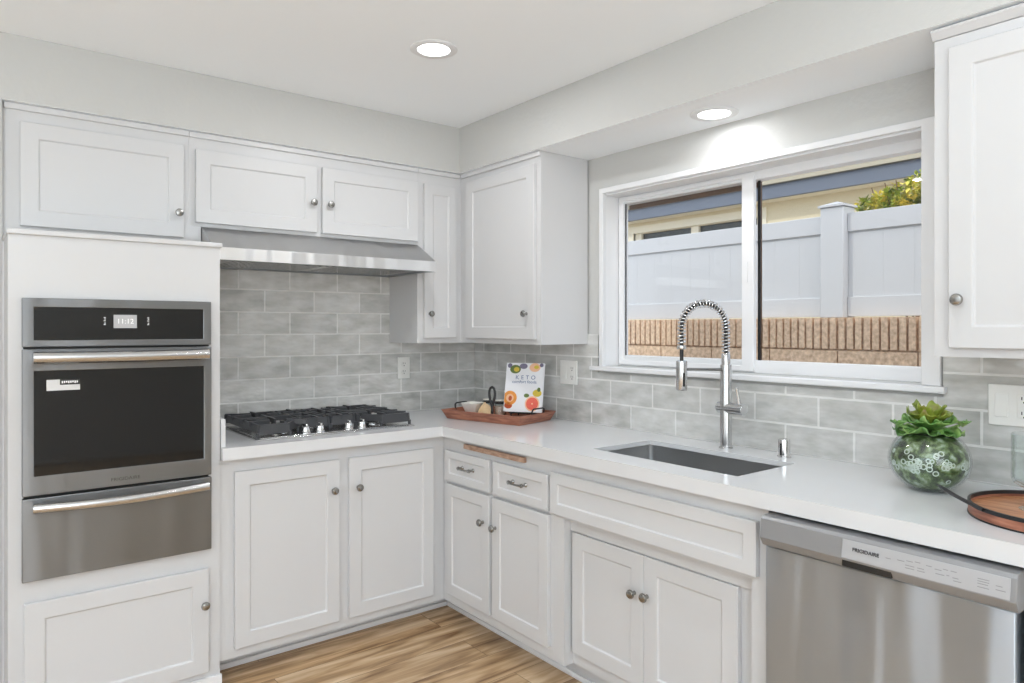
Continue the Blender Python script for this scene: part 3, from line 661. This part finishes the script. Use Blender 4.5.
# vinyl frame
MB().cells([(yB+.0005, yA-.0005, z0-.0005, z1-.0005)], [(yB+.034, yA-.022, z0+.050, z1-.046)], .096, .150, 'yz').build('window_frame', 'vinyl', wi, bevel=.003)
# sliding sash at the left, in front
sa = MB().cells([(-1.785, -1.064, 1.196, 1.982)], [(-1.731, -1.092, 1.219, 1.966)], .086, .108, 'yz').build('window_sash', 'vinyl', wi, bevel=.003)
MB().box(.094, .098, -1.7315, -1.0915, 1.2185, 1.9665).build('glass_pane', 'glass', sa)
MB().box(.083, .0855, -1.76, -1.752, 1.55, 1.63).build('latch', 'vinyl', sa)
MB().box(.126, .130, -2.408, -1.78, 1.238, 1.955).build('glass_pane', 'glass', wi)
MB().box(.1215, .1255, -1.7925, -1.781, 1.240, 1.954).build('gasket', 'black', wi)
# insect screen behind the sliding half
sc_ = MB().cells([(-1.775, -1.072, 1.205, 1.985)], [(-1.765, -1.071, 1.215, 1.934)], .152, .162, 'yz').build('screen_frame', 'bronze', wi)
MB().box(.1005, .1035, -1.0985, -1.0922, 1.2195, 1.966).build('gasket', 'black', wi)

# ------------------------------------------------------------------ recessed lights
def downlight(label, loc, r=.076, first=[None], W=LAMP_W):
    o = thing('recessed_light', label, 'ceiling light', loc, group=None)
    if first[0] is None:
        a = MB().lathe([(r+.012, 0), (r+.012, -.003), (r+.004, -.007), (r*.80, -.005), (r*.78, 0)], seg=40).build('trim_ring', 'trimw', o)
        b_ = MB().lathe([(r*.78, -.0005), (r*.76, -.003), (.001, -.004)], seg=40).build('diffuser', 'lampglow', o); b_['label'] = 'glowing round diffuser'
        first[0] = (a, b_)
    else:
        for q in first[0]:
            n_ = q.copy(); COL.objects.link(n_); n_.parent = o
    l = bpy.data.lights.new('lamp_light', 'AREA'); l.shape = 'DISK'; l.size = r*1.5; l.energy = W; l.color = (.95, .97, 1)
    lo = bpy.data.objects.new('lamp_light', l); COL.objects.link(lo); lo.parent = o; lo.location = (0, 0, -.012)
    return o
downlight('round recessed light in the main white ceiling', (-.985, -1.137, ZC-.0005), W=7)
downlight('round recessed light in the soffit above the window', (-.150, -1.772, ZS-.0005), W=1.6)
downlight('round recessed light in the main ceiling nearest the dishwasher, out of frame', (-.985, -2.75, ZC-.0005))
downlight('added round recessed light in the main ceiling by the oven tower, out of frame', (-2.6, -1.30, ZC-.0005))  # unseen lamp added for its light
downlight('added round recessed light in the main ceiling behind the camera, unseen', (-2.6, -4.2, ZC-.0005))  # another unseen lamp, added to light the room

# ------------------------------------------------------------------ wooden tray in the corner and what it carries
ang = math.atan2(-.46, .12)            # long front side direction
tr = thing('serving_tray', 'reddish brown rectangular wooden tray in the worktop corner', 'tray', (-.2675, -.5823, .9145), ang)
hl, hd_ = .2475, .150
def flared(mb, hl, hd_, ins, z1, th):
    o0 = [(-hl+ins, -hd_+ins), (hl-ins, -hd_+ins), (hl-ins, hd_-ins), (-hl+ins, hd_-ins)]; o1 = [(-hl, -hd_), (hl, -hd_), (hl, hd_), (-hl, hd_)]
    i1 = [(-hl+th, -hd_+th), (hl-th, -hd_+th), (hl-th, hd_-th), (-hl+th, hd_-th)]; i0 = [(-hl+ins+th, -hd_+ins+th), (hl-ins-th, -hd_+ins+th), (hl-ins-th, hd_-ins-th), (-hl+ins+th, hd_-ins-th)]
    vs = [(*p, 0) for p in o0]+[(*p, z1) for p in o1]+[(*p, z1) for p in i1]+[(*p, .008) for p in i0]
    fs = [(0,3,2,1), (12,13,14,15)]
    for i in range(4):
        j = (i+1) % 4; fs += [(i,j,j+4,i+4), (i+4,j+4,j+8,i+8), (i+8,j+8,j+12,i+12)]
    mb.add(vs, fs)
b = MB(); flared(b, hl, hd_, .022, .046, .009); b.build('tray_body', 'redwood', tr, bevel=.0015)
for sx in (-1, 1):
    x = sx*(hl-.006)
    MB().tube([(x-sx*.006, -.050, .034), (x, -.050, .050), (x+sx*.002, -.048, .064), (x+sx*.002, -.038, .070), (x+sx*.002, .038, .070), (x+sx*.002, .048, .064), (x, .050, .050), (x-sx*.006, .050, .034)], .0038, 8).build('handle', 'ironblack', tr)['label'] = 'black iron bar handle'
def tray_at(x, y): 
    c_, s2 = math.cos(ang), math.sin(ang); return (-.265+x*c_-y*s2, -.592+x*s2+y*c_)
ztf = .9145+.0085
# cookbook on its easel
fc = math.radians(-147)          # towards the room
bx, by = -.150, -.648
ez = thing('book_easel', 'black wire easel holding the cookbook upright', 'easel', (bx, by, ztf), fc+PI/2)
e_ = MB()
for sx in (-.055, .055):
    e_.tube([(sx, -.048, .014), (sx, -.055, .010), (sx, -.060, .016), (sx, -.058, .026), (sx, -.050, .024)], .0028, 6)
    e_.tube([(sx, -.050, .020), (sx, -.010, .020), (sx*.9, .028, .110), (sx*.5, .042, .150)], .0028, 6)
    e_.tube([(sx*.5, .042, .150), (sx*.8, .030, .003)], .0028, 6)
    e_.cyl((sx, -.045, 0), (sx, -.045, .014), .003, seg=8)
e_.tube([(-.0275, .042, .150), (.0275, .042, .150)], .0028, 6)
e_.build('wire_frame', 'ironblack', ez)
MB().box(-.070, .070, -.052, -.014, .0225, .0275).build('book_ledge', 'ironblack', ez, bevel=.001)
bk = thing('cookbook', 'white cookbook with citrus fruit cover leaning in the corner tray', 'book', (bx, by, ztf), fc+PI/2)
bw, bh, bt = .198, .246, .012
lean = math.radians(-14)
rotb = (lean, 0, 0); lb = (0, -.036, .0285)
cov = MB().box(-bw/2, bw/2, -bt/2-.001, -bt/2, 0, bh).box(-bw/2, bw/2, bt/2, bt/2+.001, 0, bh).box(-bw/2-.001, -bw/2, -bt/2-.001, bt/2+.001, 0, bh).build('cover', 'cover', bk, loc=lb, rot=rotb)
MB().box(-bw/2, bw/2-.003, -bt/2+.0002, bt/2-.0002, .003, bh-.003).build('pages', 'paper', bk, loc=lb, rot=rotb)
Yc = -bt/2-.0013
def disc(name, m, x, z, r, k=0, sx=1, clip=True):
    n = 28; pts = []
    for i in range(n):
        a = 2*PI*i/n; pts.append((max(-bw/2, min(bw/2, x+r*sx*math.cos(a))), max(0.0, min(bh, z+r*math.sin(a)))))
    return MB().prism(pts, Yc-.0003*k, Yc+.0002-.0003*k, 'xz').build(name, m, cov)
disc('papaya_print', 'orange', -.070, .068, .036, 1); disc('papaya_print', 'rind', -.070, .068, .020, 2); disc('papaya_print', 'orangedk', -.068, .066, .013, 3, .7)
disc('papaya_print', 'orangedk', -.076, .030, .016, 1, 1.3)
disc('grapefruit_print', 'rind', .048, .042, .038, 1); disc('grapefruit_print', 'grape', .048, .042, .031, 2); disc('grapefruit_print', 'rind', .048, .042, .004, 3)
disc('lemon_print', 'yellowpr', .070, .095, .018, 1, 1.3); disc('leaf_print', 'greenpr', .078, .113, .011, 2, .8); disc('leaf_print', 'greenpr', .016, .082, .010, 2, 1.4)
disc('avocado_print', 'greenpr', -.052, .214, .022, 1, 1.3); disc('avocado_print', 'yellowpr', -.046, .213, .012, 2, 1.2)
disc('berry_print', 'greypr', -.082, .232, .012, 1); disc('berry_print', 'greypr', -.010, .230, .014, 1, 1.5); disc('nut_print', 'rind', .050, .224, .022, 1, 1.3); disc('nut_print', 'yellowpr', .058, .226, .009, 2, 1.4); disc('berry_print', 'greypr', .084, .236, .010, 1)
text_part('KETO', .029, 'title_lettering', 'blueink', cov, (.004, Yc-.0004, .172), (PI/2, 0, 0), .0002, 'CENTER', 1.0, 1.7)
text_part('comfort foods', .021, 'subtitle_lettering', 'blueink', cov, (.000, Yc-.0004, .150), (PI/2, 0, 0), .0002, 'CENTER', 1.05)
# bowl
bx2, by2 = tray_at(-.176, .0)
bo = thing('square_bowl', 'small white flared bowl at the left end of the corner tray', 'bowl', (bx2, by2, ztf), .4)
n = 4; mb = MB()
def sq(r, z, n=6):
    out = []
    for cx_, cy_, a0 in ((1,1,0), (-1,1,90), (-1,-1,180), (1,-1,270)):
        for k in range(n+1):
            a = math.radians(a0+90*k/n); out.append((cx_*r*.7+.3*r*math.cos(a), cy_*r*.7+.3*r*math.sin(a), z))
    return out
loops = [sq(.020, 0), sq(.024, .004), sq(.049, .064), sq(.046, .064), sq(.021, .007), sq(.002, .006)]; m_ = len(loops[0])
fs = []
for j in range(len(loops)-1):
    for i in range(m_): k = (i+1) % m_; fs.append((j*m_+i, j*m_+k, (j+1)*m_+k, (j+1)*m_+i))
mb.add(sum(loops, []), fs+[tuple(range(m_-1, -1, -1))]); mb.build('bowl_body', 'ceramic', bo)
# linen napkin
nx_, ny_ = tray_at(-.098, .004)
mb = MB(); vs = []; fs = []; gn = 18
for i in range(gn+1):
    for j in range(gn+1):
        u_, v_ = i/gn*2-1, j/gn*2-1; h = .012+.062*max(0, 1-(u_*u_+v_*v_)*.85)+.006*math.sin(7*u_+3*v_)*math.cos(5*v_)
        vs.append((u_*.028+.004*math.sin(6*v_), v_*.040+.004*math.sin(5*u_), max(.001, h-.010)))
for i in range(gn):
    for j in range(gn): a = i*(gn+1)+j; fs.append((a, a+1, a+gn+2, a+gn+1))
mb.add(vs, fs); nb = mb.build('linen_napkin', 'cloth', loc=(nx_, ny_, ztf+.003), rot=(0, 0, .5)); sdm = nb.modifiers.new('thick', 'SOLIDIFY'); sdm.thickness = .002
tag(nb, 'crumpled tan linen napkin beside the small white bowl in the corner tray', 'napkin')
# jars
for i, (tx, ty, lab) in enumerate(((-.150, .088, 'small glass jar of pale pink salt with black band, left of the black iron loop'), (-.068, .088, 'small glass jar of pale pink salt with black band, between black loop and cookbook'))):
    jx, jy = tray_at(tx, ty); J = thing('glass_jar', lab, 'jar', (jx, jy, ztf))
    J['group'] = 'jars in the corner tray'
    MB().lathe([(.001, .002), (.021, .002), (.025, .008), (.025, .044), (.001, .045)], seg=24, cap=False).build('salt', 'salt', J)
    MB().lathe([(.001, 0), (.025, 0), (.0285, .004), (.0285, .050), (.024, .056), (.024, .072), (.022, .072), (.022, .054), (.0265, .049), (.0265, .0045), (.001, .0015)], seg=28, cap=False).build('jar_glass', 'clear', J)
    MB().lathe([(.0245, .0565), (.027, .0565), (.027, .067), (.0245, .067)], seg=28, cap=False).build('band', 'ironblack', J)
    MB().lathe([(.001, .0725), (.025, .0725), (.025, .078), (.010, .081), (.001, .0815)], seg=28, cap=False).build('lid', 'ceramic', J)
# black loop
lx_, ly_ = tray_at(.022, -.088)
pts = []
for k in range(25):
    a = -PI/2+2*PI*k/24
    pts.append((math.cos(a)*.017*(1-.25*math.sin(-a)), 0, .104+.046*math.sin(a)-.0*math.cos(a)))
lp = thing('iron_trivet', 'black iron loop standing upright near the front edge of the corner tray', 'iron loop', (lx_, ly_, ztf), fc+PI/2)
tear = []
for k in range(33):
    s3 = k/32*2*PI; r_ = .0195*math.sin(s3)*(math.sin(s3/2)**1.2); tear.append((r_, 0, .110-.048*math.cos(s3)*1.0))
MB().tube([(0, 0, .030)]+tear+[(0.002, 0, .030)], .0062, 8).build('loop', 'ironblack', lp)
MB().cyl((0, 0, .0), (0, 0, .045), .0062, .0075, 12).lathe([(.026, 0), (.026, .004), (.008, .007)], seg=20).build('foot', 'ironblack', lp)
lp.name = 'iron_loop'

# ------------------------------------------------------------------ glass bowl terrarium with succulent
vx, vy = -.228, -2.545
va = thing('glass_bowl', 'round glass bowl filled with moss and white rings, by the window', 'vase', (vx, vy, .9145))
prof_o = []
for k in range(25):
    a = -PI/2+.42+(PI-.42-.62)*k/24
    prof_o.append((.103*math.cos(a), .09+.092*math.sin(a)))
zlo = prof_o[0][1]; prof_o = [(r, z-zlo+.0) for r, z in prof_o]
shell = [(.001, .0)]+prof_o+[(r-.004, z) for r, z in reversed(prof_o)]+[(.001, .004)]
MB().lathe(shell, seg=48, cap=False).build('bowl_glass', 'clear', va)
fill = [(.001, .005)]+[(r-.0075, z*.94+.005) for r, z in prof_o]+[(.001, prof_o[-1][1]*.95)]
mf = MB().lathe(fill, seg=48, cap=False).build('moss', 'mossmix', va); mf['label'] = 'green moss filling seen through the glass'
mb = MB(); random.seed(11)
H = prof_o[-1][1]
for k in range(46):
    az = random.uniform(PI*.72, PI*1.98)+.0; el = random.gauss(-.02, .13)
    if k < 22: az = random.gauss(math.atan2(-.83, -2.14)%(2*PI)-.05, .30); el = random.gauss(0, .2)
    rr = .100; c_ = Vector((rr*math.cos(el)*math.cos(az), rr*math.cos(el)*math.sin(az), .084+.088*math.sin(el)))
    c_ = Vector((c_.x*.955, c_.y*.955, c_.z)); nrm = Vector((c_.x, c_.y, (c_.z-.08)*1.3)).normalized()
    mb_r = mb.ring(c_, nrm, random.uniform(.0048, .0068), 12)
    mb.tube(mb_r, .0016, 5, closed=True)
mb.build('ring_band', 'shellw', va)['label'] = 'band of small white rings around the middle'
pl = thing('succulent_plant', 'leafy green rosette succulent growing out of the glass bowl', 'plant', (vx, vy, .9145+H))
def leaf(mb, az, tilt, length, width, curl, z0=0, ruf=.06, base=.012):
    n, m = 12, 8; vs = []; fs = []; ph = random.uniform(0, 6); ruf = .11
    for i in range(n+1):
        s4 = i/n; prof_w = width*(math.sin(PI*min(1, s4*.86+.07))**.7)*(.35+.65*s4) if s4 < .98 else width*.35
        ang_ = tilt-curl*s4; 
        # integrate position along leaf
        if i == 0: px, pz = base, 0
        else: px += length/n*math.cos(ang_); pz += length/n*math.sin(ang_)
        for j in range(m+1):
            t5 = j/m*2-1; yy = t5*prof_w; cup = abs(t5)**2*width*.32
            r2 = ruf*width*abs(t5)**2*math.sin(9.5*s4+ph+t5*2)*2.4*s4
            x_ = px-cup*math.sin(ang_)*1.0; z_ = pz+cup*math.cos(ang_)+r2
            vs.append((x_*math.cos(az)-yy*math.sin(az), x_*math.sin(az)+yy*math.cos(az), z0+z_))
    for i in range(n):
        for j in range(m): a = i*(m+1)+j; fs.append((a, a+1, a+m+2, a+m+1))
    mb.add(vs, fs)
random.seed(5)
for name, m, spec in (('outer_leaves', 'leaf', [(k*2*PI/9+.2, .18+random.uniform(-.1,.1), .070+random.uniform(-.008,.010), .040, .35, -.004) for k in range(9)]+[(k*2*PI/8+.5, .70, .064, .040, .45, .004) for k in range(8)]),
                      ('inner_leaves', 'leafy', [(k*2*PI/6+.3, 1.02, .066, .036, .55, .010) for k in range(6)]+[(k*2*PI/4, 1.32, .072, .028, .5, .016) for k in range(4)])):
    mb = MB()
    for az, ti, le, wi_, cu_, zz in spec: leaf(mb, az+random.uniform(-.12,.12), ti, le, wi_, cu_, zz)
    lo_ = mb.build(name, m, pl, ang=180); s6 = lo_.modifiers.new('thick', 'SOLIDIFY'); s6.thickness = .0018
mb = MB()
for az in (math.atan2(.62, -.78)+.05, math.atan2(-.62, .78)-.1):
    mb.tube([(0,0,.0), (math.cos(az)*.045, math.sin(az)*.045, .010), (math.cos(az)*.080, math.sin(az)*.080, .022)], .004, 8)
    for k in range(6):
        sub = MB(); leaf(sub, k*PI/3, .7, .026, .011, .2, 0, base=.001)
        mb.add([(x+math.cos(az)*.088, y+math.sin(az)*.088, z+.018) for x, y, z in sub.v], sub.f)
so_ = mb.build('side_rosettes', 'leaf', pl, ang=180); s6 = so_.modifiers.new('thick', 'SOLIDIFY'); s6.thickness = .0015

# ------------------------------------------------------------------ round tray and glass holder
tx_, ty_ = -.345, -2.875
rt = thing('round_tray', 'round wooden tray with black metal rim beside the glass bowl', 'tray', (tx_, ty_, .9145))
MB().lathe([(.001, .003), (.170, .003), (.176, .005), (.178, .010), (.178, .018), (.001, .018)], seg=72, cap=False).build('wood_disc', 'acacia', rt)
MB().lathe([(.1785, 0), (.184, 0), (.184, .004), (.1785, .004), (.1785, 0)], seg=72, cap=False).lathe([(.1785, .024), (.184, .024), (.184, .033), (.1785, .033), (.1785, .024)], seg=72, cap=False).build('metal_rim', 'ironblack', rt)
MB().lathe([(.180, .0035), (.1825, .0035), (.1825, .025), (.180, .025), (.180, .0035)], seg=72, cap=False).build('inner_band', 'redwood', rt)
# flat strap handle rising out to the left
az = math.atan2(-.491+.345-.0, 0)  # toward -x
hp = []
A = Vector((-.495+.345, -2.765+2.875, .030)); Bp = Vector((-.305+.345-.115, -2.640+2.875, .046))
for k in range(13):
    s7 = k/12; hp.append(A.lerp(Bp, s7)+Vector((-.012*math.sin(PI*s7), .010*math.sin(PI*s7), .012*math.sin(PI*s7*.7))))
MB().tube(hp, [.0068]*10+[.006, .005, .003], 8, flat=.6).build('handle', 'ironblack', rt)['label'] = 'curved black iron handle'
gh = thing('glass_candle_holder', 'clear footed glass cylinder standing on the round tray', 'candle holder', (-.350, -2.835, .9145+.0185))
pr = [(.001, 0), (.040, 0), (.041, .002), (.030, .008), (.010, .016), (.007, .026), (.013, .034), (.008, .044), (.014, .052), (.040, .056), (.052, .064), (.056, .075), (.056, .180), (.054, .182), (.0525, .180), (.0525, .078), (.048, .068), (.036, .061), (.001, .059)]
MB().lathe(pr, seg=48, cap=False).build('glass_body', 'clear', gh)

# ------------------------------------------------------------------ outside
tag(MB().box(.13, 12, -9, 9, -.3, -.1).build('side_yard_ground', 'concrete'), 'grey concrete side yard outside the window', 'ground', kind='structure')
bwv = thing('block_wall', 'tan fluted concrete block wall below the white fence', 'wall', (1.30, 0, 0))
mb = MB(); mb.box(.03, .20, -6, 5, -.1, 1.424)
for zrow in (1.258,):
    y = -5.9
    while y < 4.9:
        for k in range(9):
            ya = y+.003+k*.0440; mb.box(.0, .03, ya+.006, ya+.0375, zrow, zrow+.166)
        y += .400
for zz in (.849, 1.052):
    y = -5.9+(.2 if zz < 1 else 0)
    while y < 4.9: mb.box(.004, .03, y+.004, y+.396, zz, zz+.196); y += .400
mb.build('blocks', 'block', bwv)
fe = thing('vinyl_fence', 'white vinyl privacy fence with one capped post on the block wall', 'fence', (1.38, 0, 0))
mb = MB()
yb = -6.0
def seg_boards(y0, y1):
    m1 = MB(); y = y0
    while y < y1-.02:
        e1 = min(y+.152, y1); m1.box(0, .022, y+.0003, e1-.0003, 1.50, 1.92); y += .152
    return m1
posts = [-1.457-1.83*2, -1.457-1.83, -1.457, -1.457+1.83, -1.457+3.66]
for i, py_ in enumerate(posts):
    p_ = MB().box(-.055, .072, py_-.0635, py_+.0635, 1.4245, 2.022).build('post', 'vfence', fe, bevel=.004)
    mbp = MB(); mbp.box(-.065, .082, py_-.0735, py_+.0735, 2.0225, 2.034); mbp.add([(-.062, py_-.07, 2.034), (.079, py_-.07, 2.034), (.079, py_+.07, 2.034), (-.062, py_+.07, 2.034), (.008, py_, 2.058)], [(0,1,4),(1,2,4),(2,3,4),(3,0,4)])
    mbp.build('post_cap', 'vfence', p_)
    if i < len(posts)-1:
        a, b_ = py_+.0645, posts[i+1]-.0645
        seg_boards(a, b_).build('fence_boards', 'vfence', fe)
        MB().box(-.012, .034, a, b_, 1.885, 1.985).build('top_rail', 'vfence', fe, bevel=.003)
        MB().box(-.012, .034, a, b_, 1.430, 1.535).build('bottom_rail', 'vfence', fe, bevel=.003)
ho = thing('neighbor_house', 'cream neighbouring house with blue fascia behind the white fence', 'house', (4.2, 0, 0))
MB().cells([(-7, 8, -.1, 2.66)], [(.80, 2.55, 1.5, 2.56)], 0, .15, 'yz').build('wall', 'house', ho)
MB().box(-.20, -.16, -7, 8, 2.665, 2.80).build('fascia', 'blue', ho)
MB().box(-.16, .15, -7, 8, 2.66, 2.672).build('eave_soffit', 'housetrim', ho)
MB().prism([(-.235, 2.803), (-.235, 2.885), (3.5, 4.0), (3.5, 3.85)], -7, 8, 'xz').build('roof', 'eave', ho)
MB().prism([(-.225, 2.8925), (3.5, 4.02), (3.5, 4.0015), (-.225, 2.8865)], -7, 8, 'xz').build('shingles', 'roof', ho)
MB().prism([(-.159, 2.673), (-.159, 2.822), (.15, 2.905), (.15, 2.673)], -7, 8, 'xz').build('eave_filler', 'eave', ho)
hwn = MB().cells([(.72, 2.63, 1.42, 2.62)], [(.80, 2.55, 1.5, 2.535)], -.02, .02, 'yz').cells([(.80, 2.55, 1.5, 2.56)], [(.85, 1.60, 1.5, 2.528), (1.70, 2.45, 1.5, 2.528)], 0.02, .06, 'yz').build('window', 'housetrim', ho)
MB().box(.065, .07, .801, 2.549, 1.501, 2.559).build('pane', 'darkglass', hwn)
# bush over the fence
bs = thing('flowering_bush', 'yellow-green leafy bush hanging over the fence top', 'bush', (1.95, -1.75, -.1))
random.seed(21); mb = MB()
for k in range(5200):
    while True:
        q = Vector((random.uniform(-1,1), random.uniform(-1,1), random.uniform(-1,1)))
        if .25 < q.length < 1: break
    c0 = random.choice([(0, -.25, 2.12, .30, .42, .22), (0, .02, 2.10, .26, .30, .16), (-.05, .22, 2.06, .20, .22, .10), (0, -.5, 2.24, .30, .36, .26)])
    cx_, cy_, z_ = c0[0]+q.x*c0[3], c0[1]+q.y*c0[4], c0[2]+.1+q.z*c0[5]
    if cx_ < -.46: continue
    L3 = random.uniform(.022, .050); az = random.uniform(0, 2*PI); el = random.uniform(-.6, 1.1)
    d_ = Vector((math.cos(az)*math.cos(el), math.sin(az)*math.cos(el), math.sin(el))); s8 = d_.cross(Vector((0,0,1))).normalized()*L3*.32
    p0 = Vector((cx_, cy_, z_)); mb.add([p0, p0+d_*L3*.5+s8+Vector((0,0,.004)), p0+d_*L3, p0+d_*L3*.5-s8+Vector((0,0,.004))], [(0,1,2),(0,2,3)])
mb.build('foliage', 'bush', bs)
mb = MB(); random.seed(2)
for k in range(14):
    a = random.uniform(0, 2*PI); mb.tube([(0, 0, 0), (math.cos(a)*.06, math.sin(a)*.08, 1.2), (math.cos(a)*.2, math.sin(a)*.36, 2.3)], [.012, .008, .003], 6)
mb.build('stems', 'roof', bs)
